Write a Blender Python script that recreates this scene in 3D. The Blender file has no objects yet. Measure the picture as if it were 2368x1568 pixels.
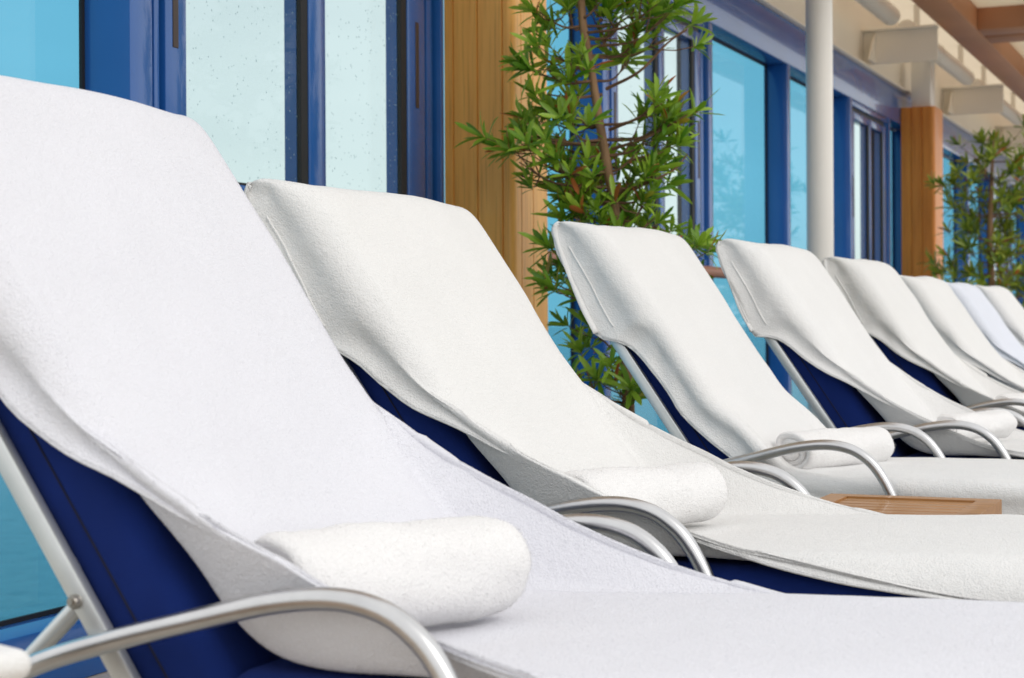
import bpy, bmesh, math, random
import numpy as np
from mathutils import Vector, Matrix, noise
R = math.radians
S = bpy.context.scene
COL = S.collection

# ------------------------------------------------------------------ camera
# world axes: +X runs along the window wall away from the camera, +Y towards the wall, Z up (metres)
EYE = 0.84
YAW = math.atan(1740.0 / 4000.0)
FWD = Vector((math.cos(YAW), math.sin(YAW), 0.0))
RGT = Vector((math.sin(YAW), -math.cos(YAW), 0.0))
cam = bpy.data.cameras.new('camera')
cam.sensor_width = 36.0
cam.lens = 36.0 * 4000.0 / 2368.0
cam.shift_y = -35.0 / 2368.0
cam.clip_start = 0.02
cam.clip_end = 20000.0
cam.dof.use_dof = True
cam.dof.focus_distance = 3.2
cam.dof.aperture_fstop = 8.0
camo = bpy.data.objects.new('camera', cam)
COL.objects.link(camo)
m = Matrix((RGT, Vector((0, 0, 1)), -FWD)).transposed()
camo.matrix_world = Matrix.Translation((0, 0, EYE)) @ m.to_4x4() @ Matrix.Rotation(R(-0.3), 4, 'Z')
S.camera = camo

# ------------------------------------------------------------------ sky, sun, exposure
SUN_DIR = Vector((-0.32, -0.74, 0.60)).normalized()      # direction towards the sun
sun_el = math.asin(SUN_DIR.z)
sun_az = math.atan2(SUN_DIR.x, SUN_DIR.y)
W = bpy.data.worlds.new('World')
S.world = W
W.use_nodes = True
nt = W.node_tree
nt.nodes.clear()
wo = nt.nodes.new('ShaderNodeOutputWorld')
bg = nt.nodes.new('ShaderNodeBackground')
bg.inputs['Strength'].default_value = 0.118
sky = nt.nodes.new('ShaderNodeTexSky')
sky.sky_type = 'NISHITA'
sky.sun_disc = False
sky.sun_elevation = sun_el
sky.sun_rotation = sun_az
tc = nt.nodes.new('ShaderNodeTexCoord')
mp = nt.nodes.new('ShaderNodeMapping')
mp.inputs['Scale'].default_value = (1.2, 1.2, 5.0)
nz = nt.nodes.new('ShaderNodeTexNoise')
nz.inputs['Scale'].default_value = 1.6
nz.inputs['Detail'].default_value = 5.0
cr = nt.nodes.new('ShaderNodeValToRGB')
cr.color_ramp.elements[0].position = 0.30
cr.color_ramp.elements[0].color = (7.9, 8.0, 8.0, 1)
cr.color_ramp.elements[1].position = 0.72
cr.color_ramp.elements[1].color = (10.4, 10.2, 9.9, 1)
mx = nt.nodes.new('ShaderNodeMix')
mx.data_type = 'RGBA'
mx.inputs[0].default_value = 0.90
L = nt.links.new
L(tc.outputs['Generated'], mp.inputs['Vector'])
L(mp.outputs['Vector'], nz.inputs['Vector'])
L(nz.outputs['Fac'], cr.inputs['Fac'])
L(sky.outputs['Color'], mx.inputs[6])
L(cr.outputs['Color'], mx.inputs[7])
L(mx.outputs[2], bg.inputs['Color'])
L(bg.outputs['Background'], wo.inputs['Surface'])

sun = bpy.data.lights.new('sun', 'SUN')
sun.energy = 0.8
sun.angle = R(25)
sun.color = (1.0, 0.965, 0.92)
suno = bpy.data.objects.new('sun', sun)
COL.objects.link(suno)
suno.rotation_euler = SUN_DIR.to_track_quat('Z', 'Y').to_euler()

S.view_settings.view_transform = 'Standard'
S.view_settings.look = 'None'
S.view_settings.gamma = 1.0
S.view_settings.use_curve_mapping = False
S.view_settings.exposure = 0.13
S.render.engine = 'CYCLES'
S.cycles.max_bounces = 10
S.cycles.transparent_max_bounces = 24
S.cycles.use_denoising = True
S.cycles.caustics_reflective = False
S.cycles.caustics_refractive = False

# ------------------------------------------------------------------ materials
def newmat(name):
    mt = bpy.data.materials.new(name)
    mt.use_nodes = True
    t = mt.node_tree
    return mt, t, t.nodes['Principled BSDF'], t.nodes['Material Output']

def N(t, typ, **kw):
    n = t.nodes.new(typ)
    for k, v in kw.items():
        if k in n.inputs:
            n.inputs[k].default_value = v
        else:
            setattr(n, k, v)
    return n

def plain(name, col, rough=0.5, metal=0.0, vary=0.12, vscale=3.0, bump=0.0, bscale=60.0, coat=0.0, sheen=0.0, stretch=(1, 1, 1), spec=0.5):
    mt, t, p, o = newmat(name)
    p.inputs['Roughness'].default_value = rough
    p.inputs['Metallic'].default_value = metal
    p.inputs['Coat Weight'].default_value = coat
    p.inputs['Sheen Weight'].default_value = sheen
    p.inputs['Specular IOR Level'].default_value = spec
    c = N(t, 'ShaderNodeTexCoord')
    mpn = N(t, 'ShaderNodeMapping')
    mpn.inputs['Scale'].default_value = stretch
    t.links.new(c.outputs['Object'], mpn.inputs['Vector'])
    n = N(t, 'ShaderNodeTexNoise', Scale=vscale, Detail=5.0)
    t.links.new(mpn.outputs['Vector'], n.inputs['Vector'])
    r = N(t, 'ShaderNodeValToRGB')
    r.color_ramp.elements[0].position = 0.3
    r.color_ramp.elements[1].position = 0.7
    r.color_ramp.elements[0].color = tuple(x * (1 - vary) for x in col) + (1,)
    r.color_ramp.elements[1].color = tuple(min(1, x * (1 + vary)) for x in col) + (1,)
    t.links.new(n.outputs['Fac'], r.inputs['Fac'])
    t.links.new(r.outputs['Color'], p.inputs['Base Color'])
    if bump > 0:
        n2 = N(t, 'ShaderNodeTexNoise', Scale=bscale, Detail=3.0)
        t.links.new(mpn.outputs['Vector'], n2.inputs['Vector'])
        b = N(t, 'ShaderNodeBump', Strength=bump, Distance=0.004)
        t.links.new(n2.outputs['Fac'], b.inputs['Height'])
        t.links.new(b.outputs['Normal'], p.inputs['Normal'])
    return mt

def wood(name, dark, light, rough=0.45, axis=2, coat=0.1):
    mt, t, p, o = newmat(name)
    p.inputs['Roughness'].default_value = rough
    p.inputs['Coat Weight'].default_value = coat
    c = N(t, 'ShaderNodeTexCoord')
    sc = [14.0, 14.0, 14.0]
    sc[axis] = 0.9
    mpn = N(t, 'ShaderNodeMapping')
    mpn.inputs['Scale'].default_value = sc
    t.links.new(c.outputs['Object'], mpn.inputs['Vector'])
    n = N(t, 'ShaderNodeTexNoise', Scale=1.6, Detail=7.0, Roughness=0.6, Distortion=0.6)
    t.links.new(mpn.outputs['Vector'], n.inputs['Vector'])
    r = N(t, 'ShaderNodeValToRGB')
    r.color_ramp.elements[0].position = 0.28
    r.color_ramp.elements[1].position = 0.72
    r.color_ramp.elements[0].color = tuple(dark) + (1,)
    r.color_ramp.elements[1].color = tuple(light) + (1,)
    t.links.new(n.outputs['Fac'], r.inputs['Fac'])
    sc2 = [110.0, 110.0, 110.0]
    sc2[axis] = 3.5
    mp2 = N(t, 'ShaderNodeMapping')
    mp2.inputs['Scale'].default_value = sc2
    t.links.new(c.outputs['Object'], mp2.inputs['Vector'])
    n2 = N(t, 'ShaderNodeTexNoise', Scale=1.0, Detail=4.0)
    t.links.new(mp2.outputs['Vector'], n2.inputs['Vector'])
    r2 = N(t, 'ShaderNodeValToRGB')
    r2.color_ramp.elements[0].position = 0.30
    r2.color_ramp.elements[0].color = (0.55, 0.5, 0.45, 1)
    r2.color_ramp.elements[1].position = 0.48
    r2.color_ramp.elements[1].color = (1, 1, 1, 1)
    t.links.new(n2.outputs['Fac'], r2.inputs['Fac'])
    mm = N(t, 'ShaderNodeMix', data_type='RGBA', blend_type='MULTIPLY')
    mm.inputs[0].default_value = 0.55
    t.links.new(r.outputs['Color'], mm.inputs[6])
    t.links.new(r2.outputs['Color'], mm.inputs[7])
    t.links.new(mm.outputs[2], p.inputs['Base Color'])
    b = N(t, 'ShaderNodeBump', Strength=0.15, Distance=0.002)
    t.links.new(n2.outputs['Fac'], b.inputs['Height'])
    t.links.new(b.outputs['Normal'], p.inputs['Normal'])
    return mt

def glass(name, tint, refl=0.9, base=0.035):
    mt, t, p, o = newmat(name)
    t.nodes.remove(p)
    tr = N(t, 'ShaderNodeBsdfTransparent')
    tr.inputs['Color'].default_value = tuple(math.sqrt(x) for x in tint) + (1,)
    gl = N(t, 'ShaderNodeBsdfGlossy')
    gl.inputs['Roughness'].default_value = 0.0
    lw = N(t, 'ShaderNodeLayerWeight', Blend=0.5)
    pw = N(t, 'ShaderNodeMath', operation='POWER')
    pw.inputs[1].default_value = 5.0
    ml = N(t, 'ShaderNodeMath', operation='MULTIPLY_ADD')
    ml.inputs[1].default_value = refl
    ml.inputs[2].default_value = base
    mxs = N(t, 'ShaderNodeMixShader')
    t.links.new(lw.outputs['Facing'], pw.inputs[0])
    t.links.new(pw.outputs[0], ml.inputs[0])
    t.links.new(ml.outputs[0], mxs.inputs[0])
    t.links.new(tr.outputs[0], mxs.inputs[1])
    t.links.new(gl.outputs[0], mxs.inputs[2])
    t.links.new(mxs.outputs[0], o.inputs['Surface'])
    return mt

def terry(name, col, bump=0.6):
    mt, t, p, o = newmat(name)
    p.inputs['Roughness'].default_value = 0.95
    p.inputs['Sheen Weight'].default_value = 0.15
    p.inputs['Specular IOR Level'].default_value = 0.1
    c = N(t, 'ShaderNodeTexCoord')
    n = N(t, 'ShaderNodeTexNoise', Scale=6.0, Detail=6.0)
    t.links.new(c.outputs['Object'], n.inputs['Vector'])
    r = N(t, 'ShaderNodeValToRGB')
    r.color_ramp.elements[0].position = 0.3
    r.color_ramp.elements[1].position = 0.7
    r.color_ramp.elements[0].color = tuple(x * 0.975 for x in col) + (1,)
    r.color_ramp.elements[1].color = tuple(min(1, x * 1.01) for x in col) + (1,)
    t.links.new(n.outputs['Fac'], r.inputs['Fac'])
    t.links.new(r.outputs['Color'], p.inputs['Base Color'])
    n2 = N(t, 'ShaderNodeTexNoise', Scale=330.0, Detail=2.0)
    n3 = N(t, 'ShaderNodeTexNoise', Scale=70.0, Detail=3.0)
    t.links.new(c.outputs['Object'], n2.inputs['Vector'])
    t.links.new(c.outputs['Object'], n3.inputs['Vector'])
    ad = N(t, 'ShaderNodeMath', operation='ADD')
    t.links.new(n2.outputs['Fac'], ad.inputs[0])
    t.links.new(n3.outputs['Fac'], ad.inputs[1])
    b = N(t, 'ShaderNodeBump', Strength=bump, Distance=0.0030)
    t.links.new(ad.outputs[0], b.inputs['Height'])
    t.links.new(b.outputs['Normal'], p.inputs['Normal'])
    return mt

M = {}
M['blue'] = plain('blue_paint', (0.016, 0.112, 0.40), 0.27, 0.0, 0.10, 2.0, 0.05, 90, 0.5)
M['black'] = plain('black_rubber', (0.012, 0.012, 0.014), 0.6)
M['slot'] = plain('bronze_slot', (0.06, 0.04, 0.035), 0.5)
M['tint'] = glass('tinted_glass', (0.150, 0.495, 0.69), 0.45, 0.03)
M['clear'] = glass('clear_glass', (0.61, 0.75, 0.76), 0.12, 0.015)
M['drop'] = plain('water_drop', (0.26, 0.42, 0.46), 0.08, 0.0, 0.2)
M['oak'] = wood('oak_boards', (0.82, 0.38, 0.075), (0.95, 0.51, 0.12))
M['teak'] = wood('red_teak', (0.66, 0.20, 0.025), (0.82, 0.32, 0.05))
M['railwood'] = wood('rail_wood', (0.24, 0.08, 0.04), (0.36, 0.13, 0.06), axis=0)
M['gridwood'] = plain('brown_ceiling_beam', (0.50, 0.235, 0.12), 0.5, 0, 0.1, 1.5)
M['tablewood'] = wood('table_teak', (0.32, 0.14, 0.04), (0.45, 0.22, 0.07), axis=1)
M['deck'] = wood('deck_planks', (0.56, 0.50, 0.41), (0.68, 0.62, 0.53), axis=0)
M['cream'] = plain('cream_paint', (0.87, 0.80, 0.70), 0.45, 0, 0.04, 1.2, 0.04, 40)
def translucent(name, col, f):
    mt, t, p, o = newmat(name)
    p.inputs['Base Color'].default_value = tuple(col) + (1,); p.inputs['Roughness'].default_value = .5
    tl = N(t, 'ShaderNodeBsdfTranslucent'); tl.inputs['Color'].default_value = tuple(col) + (1,)
    mxs = N(t, 'ShaderNodeMixShader'); mxs.inputs[0].default_value = f
    t.links.new(p.outputs[0], mxs.inputs[1]); t.links.new(tl.outputs[0], mxs.inputs[2]); t.links.new(mxs.outputs[0], o.inputs['Surface'])
    return mt
M['panel'] = translucent('frosted_panel', (0.86, 0.80, 0.68), .6)
M['soffit'] = translucent('soffit_panel', (0.90, 0.83, 0.72), .75)  # translucency added so daylight from above brightens the fascia
M['white'] = plain('white_paint', (0.80, 0.77, 0.72), 0.35, 0, 0.03, 1.2)
M['alu'] = plain('satin_aluminium', (0.63, 0.63, 0.635), 0.30, 1.0, 0.05, 30, 0.04, 400)
M['alupaint'] = plain('silver_painted_bar', (0.66, 0.68, 0.68), 0.38, 0.75, 0.05, 20)
M['steel'] = plain('bolt_steel', (0.45, 0.42, 0.38), 0.35, 1.0)
M['navy'] = plain('navy_canvas', (0.007, 0.024, 0.155), 0.85, 0, 0.10, 14, 0.5, 900, 0, 0.02, spec=0.15)
M['seam'] = plain('navy_seam', (0.004, 0.006, 0.03), 0.9)
M['towelA'] = terry('cool_white_terry', (0.745, 0.745, 0.79))
M['towelB'] = terry('warm_white_terry', (0.785, 0.78, 0.77))
M['towelC'] = terry('white_terry', (0.79, 0.787, 0.782))
M['towelD'] = terry('bluish_terry', (0.74, 0.77, 0.85))
M['roll'] = terry('roll_terry', (0.83, 0.82, 0.815), 0.8)
M['bark'] = plain('bark', (0.27, 0.155, 0.08), 0.8, 0, 0.35, 30, 0.6, 60, stretch=(1, 1, 0.3))
M['twig'] = plain('twig', (0.16, 0.085, 0.045), 0.8, 0, 0.3, 30)
M['pot'] = plain('planter_blue', (0.03, 0.07, 0.25), 0.4)
M['soil'] = plain('soil', (0.05, 0.035, 0.025), 0.9, 0, 0.4, 40, 0.8, 80)

def leafmat(name, a, b, c3):
    mt, t, p, o = newmat(name)
    p.inputs['Roughness'].default_value = 0.42
    g = N(t, 'ShaderNodeNewGeometry')
    r = N(t, 'ShaderNodeValToRGB')
    e = r.color_ramp.elements
    e[0].position = 0.0; e[0].color = tuple(a) + (1,)
    e[1].position = 0.93; e[1].color = tuple(b) + (1,)
    x = e.new(0.975); x.color = tuple(c3) + (1,)
    t.links.new(g.outputs['Random Per Island'], r.inputs['Fac'])
    t.links.new(r.outputs['Color'], p.inputs['Base Color'])
    tl = N(t, 'ShaderNodeBsdfTranslucent')
    t.links.new(r.outputs['Color'], tl.inputs['Color'])
    mxs = N(t, 'ShaderNodeMixShader')
    mxs.inputs[0].default_value = 0.35
    t.links.new(p.outputs[0], mxs.inputs[1])
    t.links.new(tl.outputs[0], mxs.inputs[2])
    t.links.new(mxs.outputs[0], o.inputs['Surface'])
    return mt
M['leaf'] = leafmat('leaf_green', (0.08, 0.22, 0.012), (0.36, 0.55, 0.05), (0.40, 0.12, 0.03))
M['leaf2'] = leafmat('leaf_olive', (0.09, 0.18, 0.02), (0.38, 0.46, 0.05), (0.45, 0.14, 0.03))

# sea
mt, t, p, o = newmat('sea_water')
p.inputs['Base Color'].default_value = (0.05, 0.16, 0.19, 1)
p.inputs['Roughness'].default_value = 0.18
c = N(t, 'ShaderNodeTexCoord'); n = N(t, 'ShaderNodeTexNoise', Scale=0.5, Detail=6.0)
t.links.new(c.outputs['Object'], n.inputs['Vector'])
b = N(t, 'ShaderNodeBump', Strength=0.5, Distance=0.6)
t.links.new(n.outputs['Fac'], b.inputs['Height']); t.links.new(b.outputs['Normal'], p.inputs['Normal'])
M['sea'] = mt

# ------------------------------------------------------------------ builders
def link(name, me, mat, parent=None, smooth=True, angle=38):
    me.materials.append(mat)
    if smooth:
        me.polygons.foreach_set('use_smooth', [True] * len(me.polygons))
        if angle: me.set_sharp_from_angle(angle=R(angle))
    o = bpy.data.objects.new(name, me)
    COL.objects.link(o)
    if parent: o.parent = parent
    return o

class MB:
    def __init__(s): s.bm = bmesh.new()
    def box(s, x0, x1, y0, y1, z0, z1, bev=0.0, seg=2, mtx=None):
        r = bmesh.ops.create_cube(s.bm, size=1.0)
        vs = r['verts']
        for v in vs:
            v.co = Vector((x0 + (v.co.x + .5) * (x1 - x0), y0 + (v.co.y + .5) * (y1 - y0), z0 + (v.co.z + .5) * (z1 - z0)))
        if mtx is not None:
            for v in vs: v.co = mtx @ v.co
        if bev > 0:
            es = set(e for v in vs for e in v.link_edges)
            bmesh.ops.bevel(s.bm, geom=list(es), offset=bev, segments=seg, affect='EDGES', profile=0.5)
        return s
    def tube(s, pts, rad, n=14, cap=True):
        pts = [Vector(q) for q in pts]
        rads = rad if isinstance(rad, (list, tuple)) else [rad] * len(pts)
        rings = []; up = None
        for i, q in enumerate(pts):
            tg = (pts[min(i + 1, len(pts) - 1)] - pts[max(i - 1, 0)]).normalized()
            if up is None:
                a = Vector((0, 0, 1)) if abs(tg.z) < .9 else Vector((1, 0, 0))
                up = (a - tg * a.dot(tg)).normalized()
            else:
                up = (up - tg * up.dot(tg)).normalized()
            sd = tg.cross(up)
            rings.append([s.bm.verts.new(q + (up * math.cos(2 * math.pi * k / n) + sd * math.sin(2 * math.pi * k / n)) * rads[i]) for k in range(n)])
        for i in range(len(rings) - 1):
            for k in range(n):
                s.bm.faces.new((rings[i][k], rings[i][(k + 1) % n], rings[i + 1][(k + 1) % n], rings[i + 1][k]))
        if cap:
            s.bm.faces.new(rings[0][::-1]); s.bm.faces.new(rings[-1])
        return s
    def prism(s, poly, z0, z1):
        a = [s.bm.verts.new((x, y, z0)) for x, y in poly]
        b_ = [s.bm.verts.new((x, y, z1)) for x, y in poly]
        k = len(poly)
        for i in range(k): s.bm.faces.new((a[i], a[(i + 1) % k], b_[(i + 1) % k], b_[i]))
        s.bm.faces.new(a[::-1]); s.bm.faces.new(b_)
        return s
    def build(s, name, mat, parent=None, smooth=True, angle=38):
        bmesh.ops.recalc_face_normals(s.bm, faces=s.bm.faces[:])
        me = bpy.data.meshes.new(name)
        s.bm.to_mesh(me); s.bm.free()
        return link(name, me, mat, parent, smooth, angle)

def tag(o, label=None, cat=None, group=None, kind=None):
    if label: o['label'] = label
    if cat: o['category'] = cat
    if group: o['group'] = group
    if kind: o['kind'] = kind
    return o

def empty(name, loc=(0, 0, 0), rz=0.0, label=None, cat=None, group=None):
    o = bpy.data.objects.new(name, None)
    o.empty_display_size = 0.1
    COL.objects.link(o)
    o.location = loc; o.rotation_euler = (0, 0, rz)
    return tag(o, label, cat, group)

def copy_tree(o, parent=None):
    c = o.copy(); COL.objects.link(c)
    if parent: c.parent = parent
    for ch in list(o.children): copy_tree(ch, c)
    return c

def smoothpath(ctrl, n=12):
    """Catmull-Rom through rows of numbers."""
    P = np.array(ctrl, float)
    Q = np.vstack([2 * P[0] - P[1], P, 2 * P[-1] - P[-2]])
    out = []
    for i in range(1, len(Q) - 2):
        p0, p1, p2, p3 = Q[i - 1], Q[i], Q[i + 1], Q[i + 2]
        for k in range(n):
            t_ = k / n
            out.append(0.5 * ((2 * p1) + (-p0 + p2) * t_ + (2 * p0 - 5 * p1 + 4 * p2 - p3) * t_ ** 2 + (-p0 + 3 * p1 - 3 * p2 + p3) * t_ ** 3))
    out.append(P[-1])
    return np.array(out)

# ------------------------------------------------------------------ setting: sea and deck
bm = MB(); bm.box(-6000, 9000, -6000, 9000, -15.2, -15.0)
tag(bm.build('sea', M['sea'], None, False), kind='structure')
bm = MB()
y = -13.0
while y < 2.86:
    bm.box(-9, 34, y, y + .094, -0.05, 0.0, 0.002, 1); y += .1
tag(bm.build('deck', M['deck'], None, True), kind='structure')
bm = MB(); bm.box(-9, 34, -13, 2.86, -0.30, -0.055)
tag(bm.build('deck_base', M['black'], None, False), kind='structure')

# ------------------------------------------------------------------ window wall
YF, YG = 2.58, 2.71          # front plane of the frames, plane of the fixed tinted glass
ZS, ZT, ZB = 0.14, 2.37, 2.63
wall = empty('window_wall', (0, YF, 0), 0, 'long blue framed window wall with tinted and clear panes behind the loungers', 'window wall')
def Lw(o):
    o.location = (0, -YF, 0); return o
bm = MB(); bm.box(1.72, 26, YF, YF + .145, ZT, ZB, .006)
Lw(bm.build('header_beam', M['blue'], wall))
bm = MB(); bm.box(1.72, 26, YF, YF + .145, 0.0, ZS, .006)
Lw(bm.build('base_rail', M['blue'], wall))

def jamb(x0, x1, name='mullion'):
    b_ = MB(); b_.box(x0, x1, YF + .002, YF + .144, ZS, ZT, .004)
    Lw(b_.build(name, M['blue'], wall))

def fixed(x0, x1):
    """recessed full height tinted pane with a black gasket round it"""
    b_ = MB(); b_.box(x0 + .001, x1 - .001, YG + .004, YG + .012, ZS + .001, ZT - .001)
    f = Lw(b_.build('fixed_window', M['tint'], wall, False))
    g = MB()
    for (a, b2, c2, d2) in ((x0 + .001, x0 + .013, ZS + .001, ZT - .001), (x1 - .013, x1 - .001, ZS + .001, ZT - .001)):
        g.box(a, b2, YG - .006, YG + .003, c2, d2)
    g.box(x0 + .014, x1 - .014, YG - .006, YG + .003, ZS + .001, ZS + .012)
    g.box(x0 + .014, x1 - .014, YG - .006, YG + .003, ZT - .012, ZT - .001)
    g.build('gasket', M['black'], f, False)

rngd = random.Random(5)
def drops(x0, x1, y, z0, z1, n, parent):
    b_ = MB()
    for k in range(n):
        w = rngd.uniform(.0006, .0013); h = w * rngd.uniform(1.4, 3.6)
        px, pz = rngd.uniform(x0, x1), rngd.uniform(z0, z1)
        mt_ = Matrix.Translation((px, y, pz)) @ Matrix.Rotation(rngd.uniform(-.3, .3), 4, 'Y') @ Matrix.Diagonal((w, .0008, h, 1))
        bmesh.ops.create_icosphere(b_.bm, subdivisions=1, radius=1.0, matrix=mt_)
    o_ = b_.build('raindrops', M['drop'], parent)
    tag(o_, kind='stuff')

def slider(x0, x1, nd=0):
    """two sashes in a stepped frame; widths follow the first bay of 1.80 m"""
    k = (x1 - x0) / 1.798
    X = lambda d: x0 + d * k
    zb, zt = 1.235, 2.29
    f = MB()
    f.box(X(0), X(.094), YF - .012, YF + .144, ZS, ZT - .002, .003)          # outer stile
    f.box(X(.094) + .001, X(.122), YF + .022, YF + .144, ZS, ZT - .003, .002)
    f.box(X(.135), X(.158), YF + .012, YF + .144, ZS, ZT - .003, .002)
    f.box(X(1.70), X(1.745), YF + .012, YF + .144, ZS, ZT - .003, .003)
    f.box(X(1.775), X(1.798), YF - .006, YF + .144, ZS, ZT - .002, .003)
    f.box(X(.094) + .001, X(1.798) - .03, YF + .001, YF + .142, zt + .035, ZT - .004, .003)   # head
    f.box(X(.122), X(1.745), YF + .001, YF + .142, 1.09, zb - .075, .004)   # sill
    fo = Lw(f.build('sliding_window', M['blue'], wall))
    gv = MB()
    gv.box(X(.122), X(.135), YF + .05, YF + .135, ZS + .01, ZT - .01)
    gv.box(X(.158), X(.172), YF + .05, YF + .135, ZS + .01, ZT - .01)
    gv.box(X(1.675), X(1.70), YF + .04, YF + .135, ZS + .01, ZT - .01)
    gv.box(X(1.745), X(1.775), YF + .03, YF + .135, ZS + .01, ZT - .01)
    gv.box(X(.173), X(1.67), YF + .02, YF + .135, zt + .005, zt + .033)
    gv.build('groove', M['black'], fo, False)
    def sash(a, b2, c2, d2, slotx):
        # stile a..b2, pane b2..c2, black gasket of width gw, stile ..d2
        gw = .040
        s_ = MB()
        s_.box(X(a), X(b2), YF + .004, YF + .065, zb - .07, zt, .003)
        s_.box(X(c2) + gw, X(d2) - .0005, YF + .004, YF + .065, zb - .07, zt, .003)
        s_.box(X(c2) - .001, X(c2) + gw - .001, YF + .024, YF + .064, zb - .07, zt)
        s_.box(X(b2), X(c2) + gw, YF + .004, YF + .065, zb - .07, zb - .008, .003)
        s_.box(X(b2), X(c2) + gw, YF + .004, YF + .065, zt - .05, zt, .003)
        so = s_.build('sash', M['blue'], fo)
        g = MB()
        g.box(X(c2), X(c2) + gw - .001, YF + .008, YF + .023, zb - .008, zt - .051)
        g.build('gasket', M['black'], fo, False)
        g = MB(); g.box(X(b2) + .0005, X(c2) - .0005, YF + .010, YF + .060, zb - .0075, zb - .0005); g.build('gasket', M['black'], fo, False)
        pn = MB(); pn.box(X(b2) + .001, X(c2) - .001, YF + .016, YF + .022, zb, zt - .051)
        po = pn.build('pane', M['clear'], fo, False)
        if slotx is not None:
            sl = MB(); sl.box(X(slotx), X(slotx) + .024, YF + .0015, YF + .010, 1.56, 1.845, .001, 1)
            sl.build('latch_slot', M['slot'], fo)
        if nd: drops(X(b2) + .01, X(c2) - .01, YF + .0155, zb, zt - .06, nd, fo)
    sash(.173, .268, .862, .995, .205)
    sash(.9955, .9975, 1.505, 1.672, 1.60)
    lo = MB(); lo.box(X(.173), X(1.67), YG + .004, YG + .012, ZS + .001, 1.089)
    lo.build('lower_pane', M['tint'], fo, False)

P1, P2 = 5.352, 13.50
jamb(1.722, 1.80); fixed(1.80, 3.546)
slider(3.546, 5.344, 330)
jamb(5.3445, 5.3515); fixed(5.36, 6.883)
slider(6.883, 8.45, 200)
jamb(8.452, 8.526)
fixed(8.526, 10.035); jamb(10.035, 10.106); fixed(10.106, 11.662)
slider(11.662, 13.05)
jamb(13.052, 13.12); fixed(13.12, 13.86)
slider(13.87, 15.35)
jamb(15.352, 15.42); fixed(15.42, 16.85); jamb(16.85, 16.92); fixed(16.92, 18.4)
slider(18.4, 19.9); jamb(19.902, 19.97); fixed(19.97, 21.4); jamb(21.4, 21.47); fixed(21.47, 23.0); jamb(23.0, 26.0, 'end_panel')

# ------------------------------------------------------------------ oak posts
def post(x0, wx, name, mat, label, fx, fy, zt=2.5, stub=False):
    y0, y1 = 2.318, YF - .004
    g, d = .0032, .009
    pts = [(x0, y1)]
    for f in fx:
        yy = y1 - f * (y1 - y0); pts += [(x0, yy + g), (x0 + d, yy), (x0, yy - g)]
    r = .028
    for k in range(0, 7):
        a = math.pi + k / 6 * math.pi / 2
        pts.append((x0 + r + r * math.cos(a), y0 + r + r * math.sin(a)))
    for f in fy:
        xx = x0 + f * wx; pts += [(xx - g, y0), (xx, y0 + d), (xx + g, y0)]
    pts += [(x0 + wx, y0), (x0 + wx, y1)]
    root = empty(name, (x0, y0, 0), 0, label, 'post')
    b_ = MB(); b_.prism([(px - x0, py - y0) for px, py in pts], 0.0, zt)
    b_.build('cladding', mat, root, True, 20)
    if stub:
        s_ = MB(); s_.box(.06, .26, .04, .19, zt + .001, 2.90, .006)
        s_.build('steel_stub', M['white'], root)
    return root
post(P1, 0.295, 'wooden_post', M['oak'], 'pale golden oak post with vertical boards, beside the nearer bush', (.127, .48, .84), (.22, .57), 2.62)
post(P2, 0.36, 'wooden_post', M['teak'], 'reddish orange wooden post further along, with white steel stub on top', (.30, .62), (.5,), 2.5, True)

# hand rail in front of the glass between the posts
hr = empty('handrail', (5.7, 2.49, 1.09), 0, 'brown wooden handrail running in front of the windows between the posts', 'handrail')
bm = MB(); bm.tube([(0, 0, 0), (7.7, 0, 0)], .028, 16); bm.build('rail', M['railwood'], hr)
for k in range(6):
    bm = MB(); bm.tube([(.7 + k * 1.26, 0, -.03), (.7 + k * 1.26, .03, -.06), (.7 + k * 1.26, .09, -.07)], .008, 8)
    bm.build('bracket', M['steel'], hr)

# white round column
bm = MB(); bm.tube([(0, 0, 0), (0, 0, .04), (0, 0, 3.14)], .0655, 40)
o = bm.build('white_column', M['white']); o.location = (8.40, 2.0, 0)
tag(o, 'slim round white steel column rising from deck to roof behind the loungers', 'column')

# ------------------------------------------------------------------ roof over the promenade
roof = empty('roof_canopy', (0, 0, 0), 0, 'cream painted overhead roof edge with brown timber grid and pale panels', 'roof')
bm = MB(); bm.box(2.0, 30, YF + .012, YF + .16, ZB + .002, 3.16); bm.build('fascia', M['cream'], roof, False)
bm = MB(); bm.box(2.0, 30, YF - .035, YF + .010, ZB + .003, ZB + .022, .004); bm.build('drip_edge', M['cream'], roof)
bm = MB(); bm.box(2.0, 30, 1.95, YF + .16, 3.162, 3.20); bm.build('soffit', M['soffit'], roof, False)
xs = [2.3 + 3.3 * k for k in range(8)]
for x in xs:
    b_ = MB()
    b_.box(x, x + .012, 2.072, YF + .010, ZB + .025, 2.885, .002, 1)
    b_.box(x - .05, x + .062, 2.072, YF + .010, 2.886, 2.900, .002, 1)
    # triangular gusset standing off the plate
    vs = [b_.bm.verts.new(q) for q in ((x - .002, 2.50, 2.88), (x - .002, 2.50, 2.66), (x - .22, 2.50, 2.66), (x - .002, 2.512, 2.88), (x - .002, 2.512, 2.66), (x - .22, 2.512, 2.66))]
    for q in ((0, 1, 2), (5, 4, 3), (0, 3, 4, 1), (1, 4, 5, 2), (2, 5, 3, 0)): b_.bm.faces.new([vs[i] for i in q])
    b_.build('girder_plate', M['cream'], roof, True, 20)
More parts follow.
